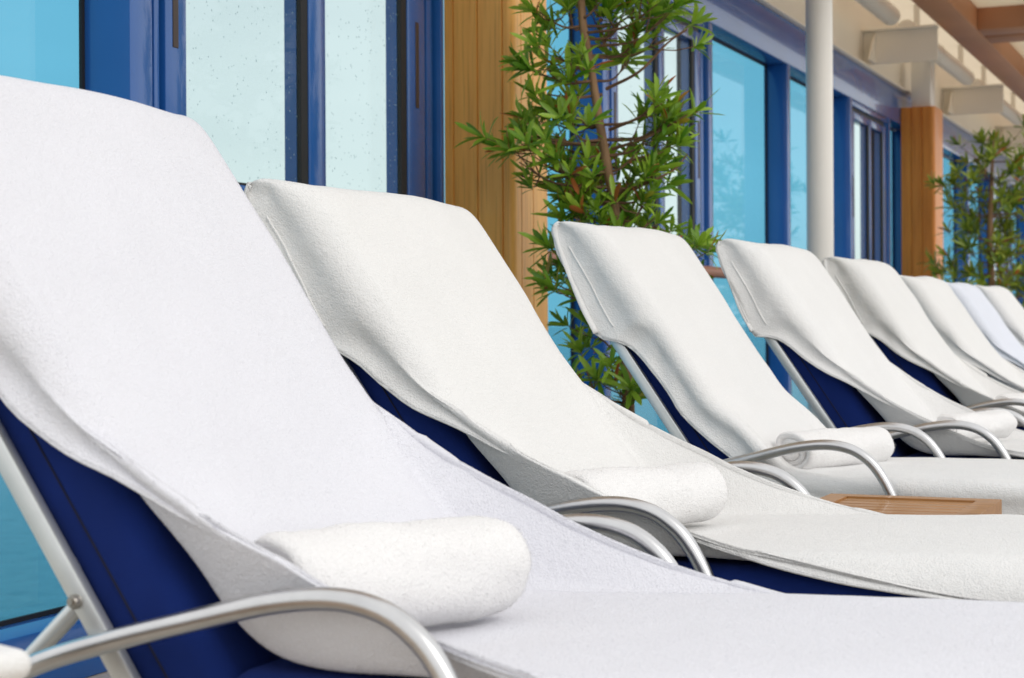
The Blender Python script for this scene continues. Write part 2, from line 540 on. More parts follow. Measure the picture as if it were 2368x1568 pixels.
# timber grid
GY0, GY1 = 1.28, 2.07
for (a, b2) in ((1.855, 2.07), (GY0, GY0 + .09)):
    bm = MB(); bm.box(2.0, 30, a, b2, 2.90, 3.16, .008); bm.build('grid_beam', M['gridwood'], roof)
for k in range(8):
    x = 2.66 + 3.3 * k
    for (a, b2) in ((x, x + .29), (x + .36, x + .66)):
        bm = MB(); bm.box(a, b2, GY0 + .0905, 1.8545, 2.905, 3.16, .008); bm.build('grid_crossbeam', M['gridwood'], roof)
for k in range(7):
    x = 2.66 + 3.3 * k
    bm = MB(); bm.box(x + .662, x + 3.298, GY0 + .091, 1.854, 3.06, 3.068); bm.build('ceiling_panel', M['panel'], roof, False)
for i, x in enumerate(xs[:-1]):
    pts = [(.0, 0, 0), (.012, 0, 0), (2.75, 0, 0), (2.78, 0, 0)]
    bm = MB(); bm.tube(pts, [.05, .066, .066, .05], 24)
    bm.tube([(1.2, 0, 0), (1.25, 0, 0)], .070, 24)
    for q in (.4, 2.4): bm.box(q, q + .03, -.02, .02, .06, .33)
    o = bm.build('ceiling_pipe', M['white']); o.location = (x + .22, 2.33, 2.93)
    nm = ['nearest', 'second', 'third', 'fourth', 'fifth', 'sixth', 'farthest'][i]
    tag(o, 'white round pipe under the roof edge, %s of the row along the wall' % nm, 'pipe', 'white pipes under the roof edge')

# ------------------------------------------------------------------ bushes
def leaf(verts, faces, p, d, up, ln, w, curl):
    d = d.normalized(); sd = d.cross(up)
    if sd.length < 1e-4: sd = d.cross(Vector((1, .2, .1)))
    sd.normalize(); nn = sd.cross(d).normalized()
    i0 = len(verts)
    prof = ((0, .12), (.22, .75), (.55, 1.0), (.82, .85), (1.0, .15))
    for f, ww in prof:
        q = p + d * (ln * f) - nn * (curl * ln * f * f)
        verts.append(q + sd * (w * ww * .5) + nn * (w * .16 * ww)); verts.append(q); verts.append(q - sd * (w * ww * .5) + nn * (w * .16 * ww))
    for k in range(len(prof) - 1):
        a = i0 + k * 3
        faces.append((a, a + 1, a + 4, a + 3)); faces.append((a + 1, a + 2, a + 5, a + 4))

def rosette(verts, faces, rg, p, axis, n, ln):
    axis = axis.normalized()
    a = axis.orthogonal().normalized(); b2 = axis.cross(a)
    for k in range(n):
        f = k / n
        ph = k * 2.39996 + rg.uniform(-.3, .3)
        el = R(rg.uniform(5, 35) + 55 * f)
        d = (a * math.cos(ph) + b2 * math.sin(ph)) * math.cos(el) + axis * math.sin(el)
        leaf(verts, faces, p + axis * (.018 * f), d, axis, ln * rg.uniform(.65, 1.1), ln * rg.uniform(.15, .21), rg.uniform(-.05, .28))

def bush(name, label, loc, trunk, clumps, branches, rg, lmat, ln, nros, zpot, spread):
    """trunk, clumps in (a, b, z): a along the picture's right, b away from the camera"""
    root = empty(name, loc, 0, label, 'bush')
    def V(q): return RGT * q[0] + FWD * q[1] + Vector((0, 0, q[2]))
    tp = smoothpath([(q[0], q[1], q[2], q[3]) for q in trunk], 5)
    b_ = MB(); b_.tube([V(q) for q in tp], [q[3] for q in tp], 10); b_.build('trunk', M['bark'], root)
    verts, faces = [], []
    tw = MB()
    T_ = [V(q) for q in tp]
    for c_ in clumps:
        cen = V((c_[0], c_[1] if c_[1] is not None else rg.uniform(-.2, .2), c_[2]))
        # branch from the trunk, starting a little lower
        cand = [q for q in T_ if q.z < cen.z + .02] or [T_[0]]
        st = min(cand, key=lambda q: (q - cen).length + abs((cen.z - .07) - q.z) * .6)
        mid = st.lerp(cen, .55) + Vector((rg.uniform(-.02, .02), rg.uniform(-.02, .02), -.03))
        br = smoothpath([tuple(st), tuple(mid), tuple(cen)], 5)
        tw.tube([Vector(q) for q in br], [.0052 - .0034 * i / (len(br) - 1) for i in range(len(br))], 6)
        out = (cen - st).normalized()
        for k in range(nros):
            off = Vector((rg.gauss(0, spread), rg.gauss(0, spread), rg.gauss(0, spread * .75)))
            pp = cen + off
            ax = (out * .7 + off.normalized() * .5 + Vector((0, 0, .55)) + Vector((rg.uniform(-.3, .3), rg.uniform(-.3, .3), rg.uniform(-.3, .3))))
            s0 = Vector(br[-4])
            tw.tube([s0, s0.lerp(pp, .6) + Vector((0, 0, -.006)), pp + ax.normalized() * .012], [.0026, .0022, .0015], 5)
            # leaves along the shoot then a terminal rosette
            rosette(verts, faces, rg, pp, ax, rg.randint(7, 13), ln * rg.uniform(.75, 1.15))
            for q in range(3):
                d = Vector((rg.uniform(-1, 1), rg.uniform(-1, 1), rg.uniform(-.2, .9)))
                leaf(verts, faces, s0.lerp(pp, rg.uniform(.2, .9)), d, Vector((0, 0, 1)), ln * rg.uniform(.5, .9), ln * .12, .15)
    for b2 in branches:
        bp = smoothpath(b2, 5)
        tw.tube([V(q) for q in bp], [.0058 - .0036 * i / (len(bp) - 1) for i in range(len(bp))], 7)
    tw.build('branches', M['twig'], root)
    me = bpy.data.meshes.new('foliage')
    me.from_pydata([tuple(v) for v in verts], [], faces)
    link('foliage', me, lmat, root, True, 0)
    return root

def px(x, y, x0=1385., z=5.5):      # photo offsets of the near bush turned into metres on its own upright plane
    return ((x - x0) * z / 4000., EYE + (749 - y) * z / 4000.)
rg = random.Random(11)
B1 = FWD * 5.5 + RGT * ((1385 - 1184) * 5.5 / 4000.)
cl = [(1205, 25), (1290, 35), (1330, -20), (1400, 0), (1450, 40), (1500, 10), (1540, 60), (1500, 95), (1420, 60), (1310, 110), (1250, 130), (1235, 165), (1290, 160),
      (1470, 130), (1570, 80), (1530, 30), (1270, 235), (1215, 255), (1185, 300), (1235, 300), (1290, 290), (1330, 255), (1160, 330), (1330, 330), (1200, 370), (1245, 385), (1160, 385), (1290, 390), (1330, 370), (1390, 400),
      (1480, 310), (1530, 300), (1575, 280), (1610, 262), (1500, 340), (1550, 245), (1440, 350), (1470, 395), (1520, 420), (1345, 420), (1300, 440), (1270, 420),
      (1400, 480), (1350, 490), (1450, 490), (1500, 470), (1540, 500), (1530, 400), (1570, 545), (1490, 530), (1320, 510), (1240, 570), (1265, 600), (1230, 645), (1310, 630), (1340, 680), (1300, 670),
      (1370, 760), (1400, 820), (1350, 860), (1420, 880), (1450, 910), (1390, 920), (1560, 590), (1600, 610), (1500, 600), (1440, 600), (1450, 700), (1300, -70), (1400, -110), (1500, -60), (1350, -180), (1430, -200)]
clumps = []
for (x, y) in cl:
    a, z = px(x + (22 if x < 1300 else 0), y)
    tx = np.interp(y, (-230, 40, 130, 290, 470, 620, 1180), (1340, 1350, 1365, 1390, 1420, 1440, 1460))
    near = abs(x - tx) < 75 and 60 < y < 470
    a *= .90
    clumps.append((a, rg.uniform(.10, .22) if near else rg.uniform(-.15, .15), z))
tr = [px(1460, 1180) + (.022,), px(1440, 620) + (.017,), px(1420, 470) + (.0158,), px(1390, 290) + (.0142,), px(1365, 130) + (.0125,), px(1350, 40) + (.013,), px(1345, -120) + (.008,), px(1340, -230) + (.004,)]
tr = [(a, 0, z, r) for (a, z, r) in tr]
brs = []
for seq in ([(1405, 205), (1480, 170), (1545, 105), (1590, 75)], [(1412, 300), (1490, 270), (1540, 220)], [(1395, 218), (1330, 230), (1270, 222)], [(1420, 455), (1340, 435), (1240, 420), (1190, 400)],
            [(1425, 450), (1500, 425), (1560, 395), (1590, 360)], [(1390, 160), (1330, 158), (1290, 165)], [(1418, 345), (1500, 320), (1590, 270)], [(1412, 335), (1330, 335), (1200, 318)]):
    brs.append([(px(x, y)[0], (0.02 if i == 0 else -.03), px(x, y)[1]) for i, (x, y) in enumerate(seq)])
pot1 = empty('planter', (B1.x, B1.y, 0), 0, 'square planter box holding the nearer bush behind the third lounger', 'planter')
bm = MB(); bm.box(-.19, .19, -.19, .19, 0, .40, .01); bm.build('box', M['pot'], pot1)
bm = MB(); bm.box(-.17, .17, -.17, .17, .401, .42, .008); bm.build('soil', M['soil'], pot1)
bush('leafy_bush', 'tall bright green shrub with narrow leaves and thin bare trunk by the golden oak post', (B1.x, B1.y, 0), tr, clumps, brs, rg, M['leaf'], .093, 3, .4, .040)

def px2(x, y, z=12.6): return ((x - 2290.) * z / 4000., EYE + (749 - y) * z / 4000.)
B2 = FWD * 12.6 + RGT * ((2290 - 1184) * 12.6 / 4000.)
cl2 = [(2250, 340), (2290, 330), (2330, 320), (2362, 345), (2230, 375), (2270, 390), (2310, 380), (2350, 400), (2200, 410), (2240, 430), (2290, 440), (2330, 440), (2375, 430), (2200, 470), (2235, 480), (2275, 490), (2320, 490), (2365, 480),
       (2215, 520), (2255, 530), (2300, 540), (2345, 530), (2385, 520), (2185, 560), (2225, 570), (2270, 580), (2310, 580), (2355, 580), (2170, 605), (2210, 615), (2250, 620), (2300, 625), (2340, 620), (2385, 610), (2190, 655), (2230, 665), (2280, 670), (2320, 670), (2370, 665), (2250, 720), (2310, 730), (2420, 560), (2410, 460), (2410, 650)]
clumps2 = [px2(x, y) for (x, y) in [(2290 + (u - 2290) * .92 + 14, v + 18) for (u, v) in cl2]]
tr2 = [px2(2300, 900) + (.03,), px2(2295, 700) + (.026,), px2(2290, 560) + (.022,), px2(2295, 420) + (.014,), px2(2300, 330) + (.006,)]
rg = random.Random(23)
pot2 = copy_tree(pot1); pot2.location = (B2.x, B2.y, 0)
pot2['label'] = 'square planter box holding the farther bush beyond the reddish post'
bush('leafy_bush', 'olive green shrub with reddish tips just beyond the reddish wooden post', (B2.x, B2.y, 0), [(a, 0, z, r) for (a, z, r) in tr2], [(a, None, z) for (a, z) in clumps2], [], rg, M['leaf2'], .115, 4, .4, .065)

# ------------------------------------------------------------------ loungers
WD = 0.70                         # distance between the two arms
BASE = np.array((.097, .431)); DIR = np.array((.566, .824)); NRM = np.array((-.824, .566))   # front face of the back cushion (y, z)
def AN(a, n): return BASE + DIR * a + NRM * n

def make_lounger(ext=0.0):
    root = empty('sun_lounger', (0, 0, 0))
    barn = -.125
    # back frame: two flat bars and cross tubes
    b_ = MB()
    ang = math.atan2(DIR[1], DIR[0])
    def barbox(u0, u1, a0, a1, n0, n1, bev):
        mt_ = Matrix.Translation((0, BASE[0], BASE[1])) @ Matrix.Rotation(ang, 4, 'X')
        b_.box(u0, u1, a0, a1, n0, n1, bev, 2, mt_)
    barbox(.023, .039, -.13, .70 + ext, barn - .013, barn + .013, .004)
    barbox(WD - .039, WD - .023, -.13, .70 + ext, barn - .013, barn + .013, .004)
    for a in (-.05, .25, .67 + ext): barbox(.0395, WD - .0395, a, a + .02, barn - .011, barn + .007, .004)
    b_.build('back_frame', M['alupaint'], root)
    # arms
    arm = smoothpath([(.545, .352), (.455, .425), (.357, .474), (.255, .507), (.152, .535), (.060, .558), (-.012, .566), (-.066, .557), (-.104, .534), (-.130, .504), (-.152, .464), (-.172, .41), (-.184, .362)], 8)
    for u in (-.008, WD + .008):
        a_ = MB(); a_.tube([(u, q[0], q[1]) for q in arm], .0120, 18); a_.build('arm', M['alu'], root)
    # side rails, cross tubes
    f_ = MB()
    for u in (.008, WD - .008): f_.tube([(u, -1.16, .348), (u, -.6, .348), (u, .0, .348), (u, .60, .348)], .013, 14)
    for yv in (-1.1, -.45, .22, .56): f_.tube([(.015, yv, .345), (WD - .015, yv, .345)], .010, 10)
    f_.build('frame', M['alu'], root)
    for (u, yv, dy) in ((.008, -.95, -.05), (WD - .008, -.95, -.05), (.008, .38, .06), (WD - .008, .38, .06)):
        l_ = MB(); l_.tube([(u, yv, .345), (u, yv + dy * .9, .03), (u, yv + dy, .0)], .012, 12); l_.build('leg', M['alu'], root)
    # back strut and its bolt
    for u, sgn in ((.038, -1), (WD - .038, 1)):
        s_ = MB(); q = AN(.22, barn - .004)
        q2 = (q[0] + .090, q[1] - .085)
        s_.tube([(u, q[0] + .006, q[1] - .006), (u, q2[0], q2[1]), (u, q2[0] + .13, .352)], .0105, 14)
        so = s_.build('strut', M['alupaint'], root)
        b2 = MB(); ub = .0228 if sgn < 0 else WD - .0228
        b2.tube([(ub, q[0], q[1]), (ub + sgn * .004, q[0], q[1]), (ub + sgn * .008, q[0], q[1])], [.0085, .0085, .006], 14)
        b2.tube([(ub + sgn * .0081, q[0], q[1]), (ub + sgn * .011, q[0], q[1])], .004, 6)
        b2.build('bolt', M['steel'], so)
    # cushions
    c_ = MB()
    mt_ = Matrix.Translation((0, BASE[0], BASE[1])) @ Matrix.Rotation(ang, 4, 'X')
    c_.box(.044, WD - .044, -.02, .66 + ext, -.142, -.022, .030, 4, mt_)
    bo = c_.build('back_cushion', M['navy'], root, True, 0)
    for u in (.0436, WD - .0436):
        s_ = MB(); s_.tube([mt_ @ Vector((u, a, -.088)) for a in (.02, .2, .45, .71)], .0016, 6)
        s_.build('seam', M['seam'], bo)
    c_ = MB(); c_.box(.034, WD - .034, -1.15, .15, .362, .474, .028, 4)
    so = c_.build('seat_cushion', M['navy'], root, True, 0)
    for u in (.0336, WD - .0336):
        s_ = MB(); s_.tube([(u, -1.11, .42), (u, -.5, .42), (u, .11, .42)], .0016, 6); s_.build('seam', M['seam'], so)
    return root

# ---- terry cover: rows of (C on the centre line), (E at the edges), flange length, flange direction, corner weight
def cover_rows(kind, ext):
    rows = []
    # web: how far the edge is pulled off the cushion as a taut web; drop: how far the sheet wraps round the cushion corner below it; uo: edge inset
    def row(C, E, Lf, fd, k, web=0.0, uo=.016, rc=.034): rows.append(list(C) + list(E) + [Lf] + list(fd) + [k, web, uo, rc])
    dn = (0, -1); nb = (-NRM[0], -NRM[1])
    if kind == 'hug':        # hangs over the seat edges, no taut web
        row((-1.17, .33), (-1.17, .33), .02, dn, .3); row((-1.165, .45), (-1.165, .45), .06, dn, .5)
        row((-1.11, .497), (-1.11, .494), .10, dn, 1)
        row((-.6, .494), (-.6, .490), .115, dn, 1); row((-.35, .494), (-.35, .490), .11, dn, 1)
        row((-.2, .492), (-.2, .488), .10, dn, 1); row((-.05, .490), (-.05, .488), .09, dn, 1)
        row((.03, .490), (.02, .492), .07, dn, 1); row((.10, .503), (.085, .51), .068, (.3, -.95), .9)
        row((.14, .535), (.125, .548), .072, (.6, -.8), .8); row((.19, .590), (.18, .60), .080, (.75, -.65), .8)
        row(AN(.28, 0), AN(.28, -.002), .080, nb, .9); row(AN(.36, 0), AN(.36, -.003), .080, nb, 1)
        row(AN(.44, 0), AN(.44, -.004), .084, nb, 1); row(AN(.50, 0), AN(.50, -.004), .097, nb, 1)
        row(AN(.535, 0), AN(.535, -.004), .120, nb, 1, 0, .006, .055); row(AN(.56, 0), AN(.56, -.003), .146, nb, 1, 0, .006, .05)
    else:
        e = {'taut': 0.0, 'slack': -.020, 'deep': .012}[kind]
        row((-1.17, .33), (-1.17, .33), .02, dn, .3); row((-1.165, .45), (-1.165, .45), .02, dn, .3)
        row((-1.12, .500), (-1.12, .485), .02, dn, .8)
        row((-.6, .502), (-.6, .470), .020, dn, .9, .1); row((-.36, .497), (-.38, .478), .018, dn, .6, .4)
        row((-.2, .492), (-.22, .501 + e * .5), .012, dn, .5, 1); row((-.07, .487), (-.10, .533 + e), .010, dn, .5, 1)
        row((.03, .484), (.0, .570 + e), .010, dn, .5, 1); row((.098, .496), (.06, .598 + e), .010, dn, .5, 1)
        row((.147, .532), (.11, .619 + e * .9), .010, (.2, -1), .5, 1); row((.192, .590), (.175, .650 + e * .7), .014, (.6, -.80), .5, 1)
        row(AN(.28, 0), (.243, .688 + e * .4), .022, (.80, -.60), .6, .9)
        row(AN(.36, 0), AN(.362, .002), .046, nb, .8, .4)
        row(AN(.42, 0), AN(.425, -.008), .064, nb, .9, .2); row(AN(.48, 0), AN(.485, -.008), .082, nb, 1)
        row(AN(.525, 0), AN(.528, -.006), .108, nb, 1, 0, .010, .044); row(AN(.552, 0), AN(.554, -.004), .146, nb, 1, 0, .006, .048)
    x = ext
    row(AN(.60 + x * .3, .002), AN(.60 + x * .3, -.002), .144, nb, 1, 0, .004, .050)
    row(AN(.68 + x * .8, .002), AN(.68 + x * .8, -.002), .126, nb, 1, 0, .004, .050)
    row(AN(.738 + x, .000), AN(.740 + x, -.004), .119, nb, 1, 0, .004, .048)
    row(AN(.768 + x, -.012), AN(.772 + x, -.014), .102, nb, .8, 0, .002, .050)
    row(AN(.784 + x, -.036), AN(.796 + x, -.034), .074, nb, .5, 0, .004, .04)
    row(AN(.794 + x, -.066), AN(.820 + x, -.060), .040, nb, .3, 0, .006, .03)
    row(AN(.797 + x, -.090), AN(.824 + x, -.080), .010, nb, .2, 0, .008, .03)
    row(AN(.780 + x, -.110), AN(.804 + x, -.100), .001, nb, .1, 0, .008, .02)
    row(AN(.70 + x, -.127), AN(.70 + x, -.125), .001, nb, .1, 0, .004, .02)
    row(AN(.63, -.144), AN(.63, -.142), .001, nb, .1, 0, 0, .02)
    row(AN(.57, -.150), AN(.57, -.148), .001, nb, .1, 0, 0, .02)
    return rows

def pile(name, col):
    mt, t, p, o = newmat(name)
    t.nodes.remove(p)
    d = N(t, 'ShaderNodeBsdfDiffuse'); d.inputs['Color'].default_value = tuple(col) + (1,)
    tl = N(t, 'ShaderNodeBsdfTranslucent'); tl.inputs['Color'].default_value = tuple(.45 * q for q in col) + (1,)
    mxs = N(t, 'ShaderNodeAddShader')
    t.links.new(d.outputs[0], mxs.inputs[0]); t.links.new(tl.outputs[0], mxs.inputs[1]); t.links.new(mxs.outputs[0], o.inputs['Surface'])
    return mt
M['pileR'] = pile('roll_pile', (0.85, 0.84, 0.835)); M['pileA'] = pile('cool_pile', (0.78, 0.78, 0.82)); M['pileB'] = pile('warm_pile', (0.81, 0.805, 0.795)); M['pileC'] = pile('white_pile', (0.805, 0.80, 0.79))

def make_cover(seed, kind, mat, fuzz, ext=0.0, pl=None, name='towel_cover', per=14, wrinkle=1.0):
    rr = np.array(cover_rows(kind, ext))
    ts = np.r_[np.linspace(0, .075, 15), np.linspace(.075, .5, 26)[1:]]
    ts = np.r_[ts, 1 - ts[-2::-1]] * 2 - 1
    nt = len(ts) - 1
    P = smoothpath(rr, per)
    # resample evenly
    d = np.r_[0, np.cumsum(np.linalg.norm(np.diff(P[:, :2], axis=0), axis=1) + 1e-5)]
    ns = int(d[-1] / .0105)
    s_ = np.linspace(0, d[-1], ns)
    P = np.array([np.interp(s_, d, P[:, j]) for j in range(P.shape[1])]).T
    nq = 9
    rows = []
    rngn = random.Random(seed)
    o1 = Vector((seed * 3.1, seed * 1.7, 0))
    tan = np.gradient(P[:, :2], axis=0)
    tan /= np.linalg.norm(tan, axis=1)[:, None] + 1e-9
    for i in range(ns):
        C, E, Lf, fd, k = P[i, :2], P[i, 2:4], max(.001, P[i, 4]), P[i, 5:7], min(1, max(0, P[i, 7]))
        web = min(1, max(0, P[i, 8])); half = WD / 2 - P[i, 9]; r = P[i, 10]
        d0 = r * k * (1 - web) ** 2; Lf = max(Lf, d0 + .003)
        fd = fd / (np.linalg.norm(fd) + 1e-9)
        nl = np.array((tan[i, 1], -tan[i, 0])) * -1      # outward normal of the centre line
        line = []
        hang = []
        for q in range(nq):
            f = 1 - q / nq
            hang.append((f, E + fd * (d0 + (Lf - d0) * f)))
        wob = lambda u, amp, sc: amp * noise.noise(Vector((u * sc, s_[i] * sc * .55, 0)) + o1)
        for f, pos in hang:
            bulge = -.006 * math.sin(math.pi * min(1, f)) * min(1, Lf / .05)
            wr = noise.noise(Vector((s_[i] * 17, f * 1.5 + s_[i] * 9, seed))) * .0045 * wrinkle * min(1, Lf / .06)
            line.append((-half + bulge * -1 + wr + (.006 * (1 - f) if k > .5 else 0), pos[0], pos[1]))
        for j in range(nt + 1):
            t = ts[j]
            u = t * half
            x = (1 - abs(t)) * half
            w0 = .085 - .040 * web
            w = max(0, 1 - x / w0)
            ws = w * w * (3 - 2 * w)
            w = ws * (1 - web) + (w ** 1.15) * web
            # wrap round the cushion corner just inside the web
            xr = max(0, x - .032 * web)
            dr = (r - math.sqrt(max(0, r * r - max(0, r - xr) ** 2))) * k
            cc = C - nl * dr * web * .85 + fd * dr * (1 - web)
            ee = E + fd * (d0 if x < 1e-6 else dr * (1 - web) ** 2)
            pos = cc * (1 - w) + ee * w
            crown = (.010 - .008 * web) * (1 - t * t)
            nn = wob(u, .0045 * wrinkle, 4.0) + wob(u + 3, .0014 * wrinkle, 13.0)
            if web < .3 and x < .16:
                nn += .0028 * wrinkle * noise.noise(Vector((s_[i] * 11 - x * 8, x * 14, seed + 7))) * (1 - x / .16)
            pos = pos + nl * (crown + nn)
            line.append((u, pos[0], pos[1]))
        right = []
        for f, pos in hang[::-1]:
            bulge = .006 * math.sin(math.pi * min(1, f)) * min(1, Lf / .05)
            wr = noise.noise(Vector((s_[i] * 17, f * 1.5 + s_[i] * 9, seed + 40))) * .0045 * wrinkle * min(1, Lf / .06)
            right.append((half - bulge * 0 + wr - (.006 * (1 - f) if k > .5 else 0), pos[0], pos[1]))
        rows.append(line + right)
    G = np.array(rows)                 # ns, nw, 3
    G[:, :, 0] += WD / 2
    nw = G.shape[1]
    # soften
    for it in range(3):
        H = G.copy()
        H[1:-1, 1:-1] = (G[1:-1, 1:-1] * 4 + G[:-2, 1:-1] + G[2:, 1:-1] + G[1:-1, :-2] + G[1:-1, 2:]) / 8
        G = H
    du = np.gradient(G, axis=1); ds = np.gradient(G, axis=0)
    Nn = np.cross(du, ds); Nn /= np.linalg.norm(Nn, axis=2)[:, :, None] + 1e-12
    if Nn[int(ns * .3), nw // 2, 2] < 0: Nn = -Nn
    th = .0055
    top = G.reshape(-1, 3); bot = (G - Nn * th).reshape(-1, 3)
    idx = np.arange(ns * nw).reshape(ns, nw)
    A, B, C2, D = idx[:-1, :-1].ravel(), idx[:-1, 1:].ravel(), idx[1:, 1:].ravel(), idx[1:, :-1].ravel()
    fa = np.stack([A, B, C2, D], 1)
    o_ = ns * nw
    fb = fa[:, ::-1] + o_
    rim = np.r_[idx[0, :], idx[1:, -1], idx[-1, -2::-1], idx[-2:0:-1, 0]]
    rn = np.roll(rim, -1)
    fr = np.stack([rim, rim + o_, rn + o_, rn], 1)
    V_ = np.vstack([top, bot]); F4 = np.vstack([fa, fb, fr])
    tv = np.zeros((0, 3))
    if fuzz:
        g = np.random.default_rng(seed)
        def tufts(n, i0, i1, j0, j1, sign, base):
            fi = g.uniform(i0, i1 - 1.001, n); fj = g.uniform(j0, j1 - 1.001, n)
            ii, jj = fi.astype(int), fj.astype(int); a, b = (fi - ii)[:, None], (fj - jj)[:, None]
            def bl(Q): return (Q[ii, jj] * (1 - a) + Q[ii + 1, jj] * a) * (1 - b) + (Q[ii, jj + 1] * (1 - a) + Q[ii + 1, jj + 1] * a) * b
            p = bl(base); nr = bl(Nn) * sign
            d_ = nr + g.normal(0, .45, (n, 3)); d_ /= np.linalg.norm(d_, axis=1)[:, None]
            edge = np.minimum(np.abs(fj - nq), np.abs(nw - 1 - nq - fj)); h = (g.uniform(.0004, .0010, n) * np.where((edge < 9) | (sign < 0), 1.5, 1.0))[:, None]
            sd = np.cross(d_, g.normal(0, 1, (n, 3))); sd /= np.linalg.norm(sd, axis=1)[:, None] + 1e-9
            w = g.uniform(.0003, .0006, n)[:, None]
            p = p - nr * .0003
            return np.stack([p - sd * w, p + sd * w, p + d_ * h], 1).reshape(-1, 3), nr + d_ * .1
        ea, ec = int(ns * .2), int(ns * .9)
        icap = max(i for i in range(ns) if P[i, 4] > .1)
        tl = [tufts(fuzz, ea, ec, 0, nw, 1, G), tufts(fuzz // 8, ea, int(ns * .75), 0, nq + 14, -1, G - Nn * th), tufts(fuzz // 16, ea, int(ns * .75), nw - nq - 14, nw, -1, G - Nn * th)]
        tv = np.vstack([q[0] for q in tl]); tn = np.vstack([q[1] for q in tl])
    nv0 = len(V_)
    allv = np.vstack([V_, tv]).astype(np.float32)
    ntri = len(tv) // 3
    me = bpy.data.meshes.new(name)
    me.vertices.add(len(allv)); me.vertices.foreach_set('co', allv.ravel())
    nl_ = len(F4) * 4 + ntri * 3
    me.loops.add(nl_)
    li = np.r_[F4.ravel(), np.arange(nv0, nv0 + ntri * 3)].astype(np.int32)
    me.loops.foreach_set('vertex_index', li)
    me.polygons.add(len(F4) + ntri)
    st = np.r_[np.arange(len(F4)) * 4, len(F4) * 4 + np.arange(ntri) * 3].astype(np.int32)
    me.polygons.foreach_set('loop_start', st)
    me.update(calc_edges=True); me.validate()
    o = link(name, me, mat, None, True, 0)
    if fuzz:
        me.materials.append(pl)
        mi = np.zeros(len(me.polygons), np.int32); mi[len(F4):] = 1; me.polygons.foreach_set('material_index', mi)
        nrm = np.zeros((len(allv), 3))
        vn = np.zeros(len(me.vertices) * 3, np.float32); me.vertices.foreach_get('normal', vn)
        nrm[:] = vn.reshape(-1, 3)
        nrm[nv0:] = np.repeat(tn, 3, axis=0)
        me.normals_split_custom_set_from_vertices(nrm.tolist())
    # stitched hem along both long edges
    hh = [i for i in range(ns) if P[i, 4] > .1 and P[i, 3] > .888]; i0h, i1h = (hh[0], hh[-1]) if hh else (0, 0)
    i0 = int(ns * .02); i1 = max(i for i in range(ns) if P[i, 4] > .02)
    for jj, kk, sg in ((0, nq + 1, 1), (nw - 1, nw - 2 - nq, -1)):
        h = MB(); h.tube([Vector(G[i, jj] - Nn[i, jj] * th * .5) for i in range(i0, i1, 2)], .0027, 8)
        h.build('hem', mat, o)
        if i1h > i0h + 4:
            sm = MB(); sm.tube([Vector(G[i, nq // 2 if jj == 0 else nw - 1 - nq // 2] + Nn[i, nq // 2 if jj == 0 else nw - 1 - nq // 2] * .0006) for i in range(i0h, i1h)], .0021, 6)
            sm.build('seam', mat, o)
    return o

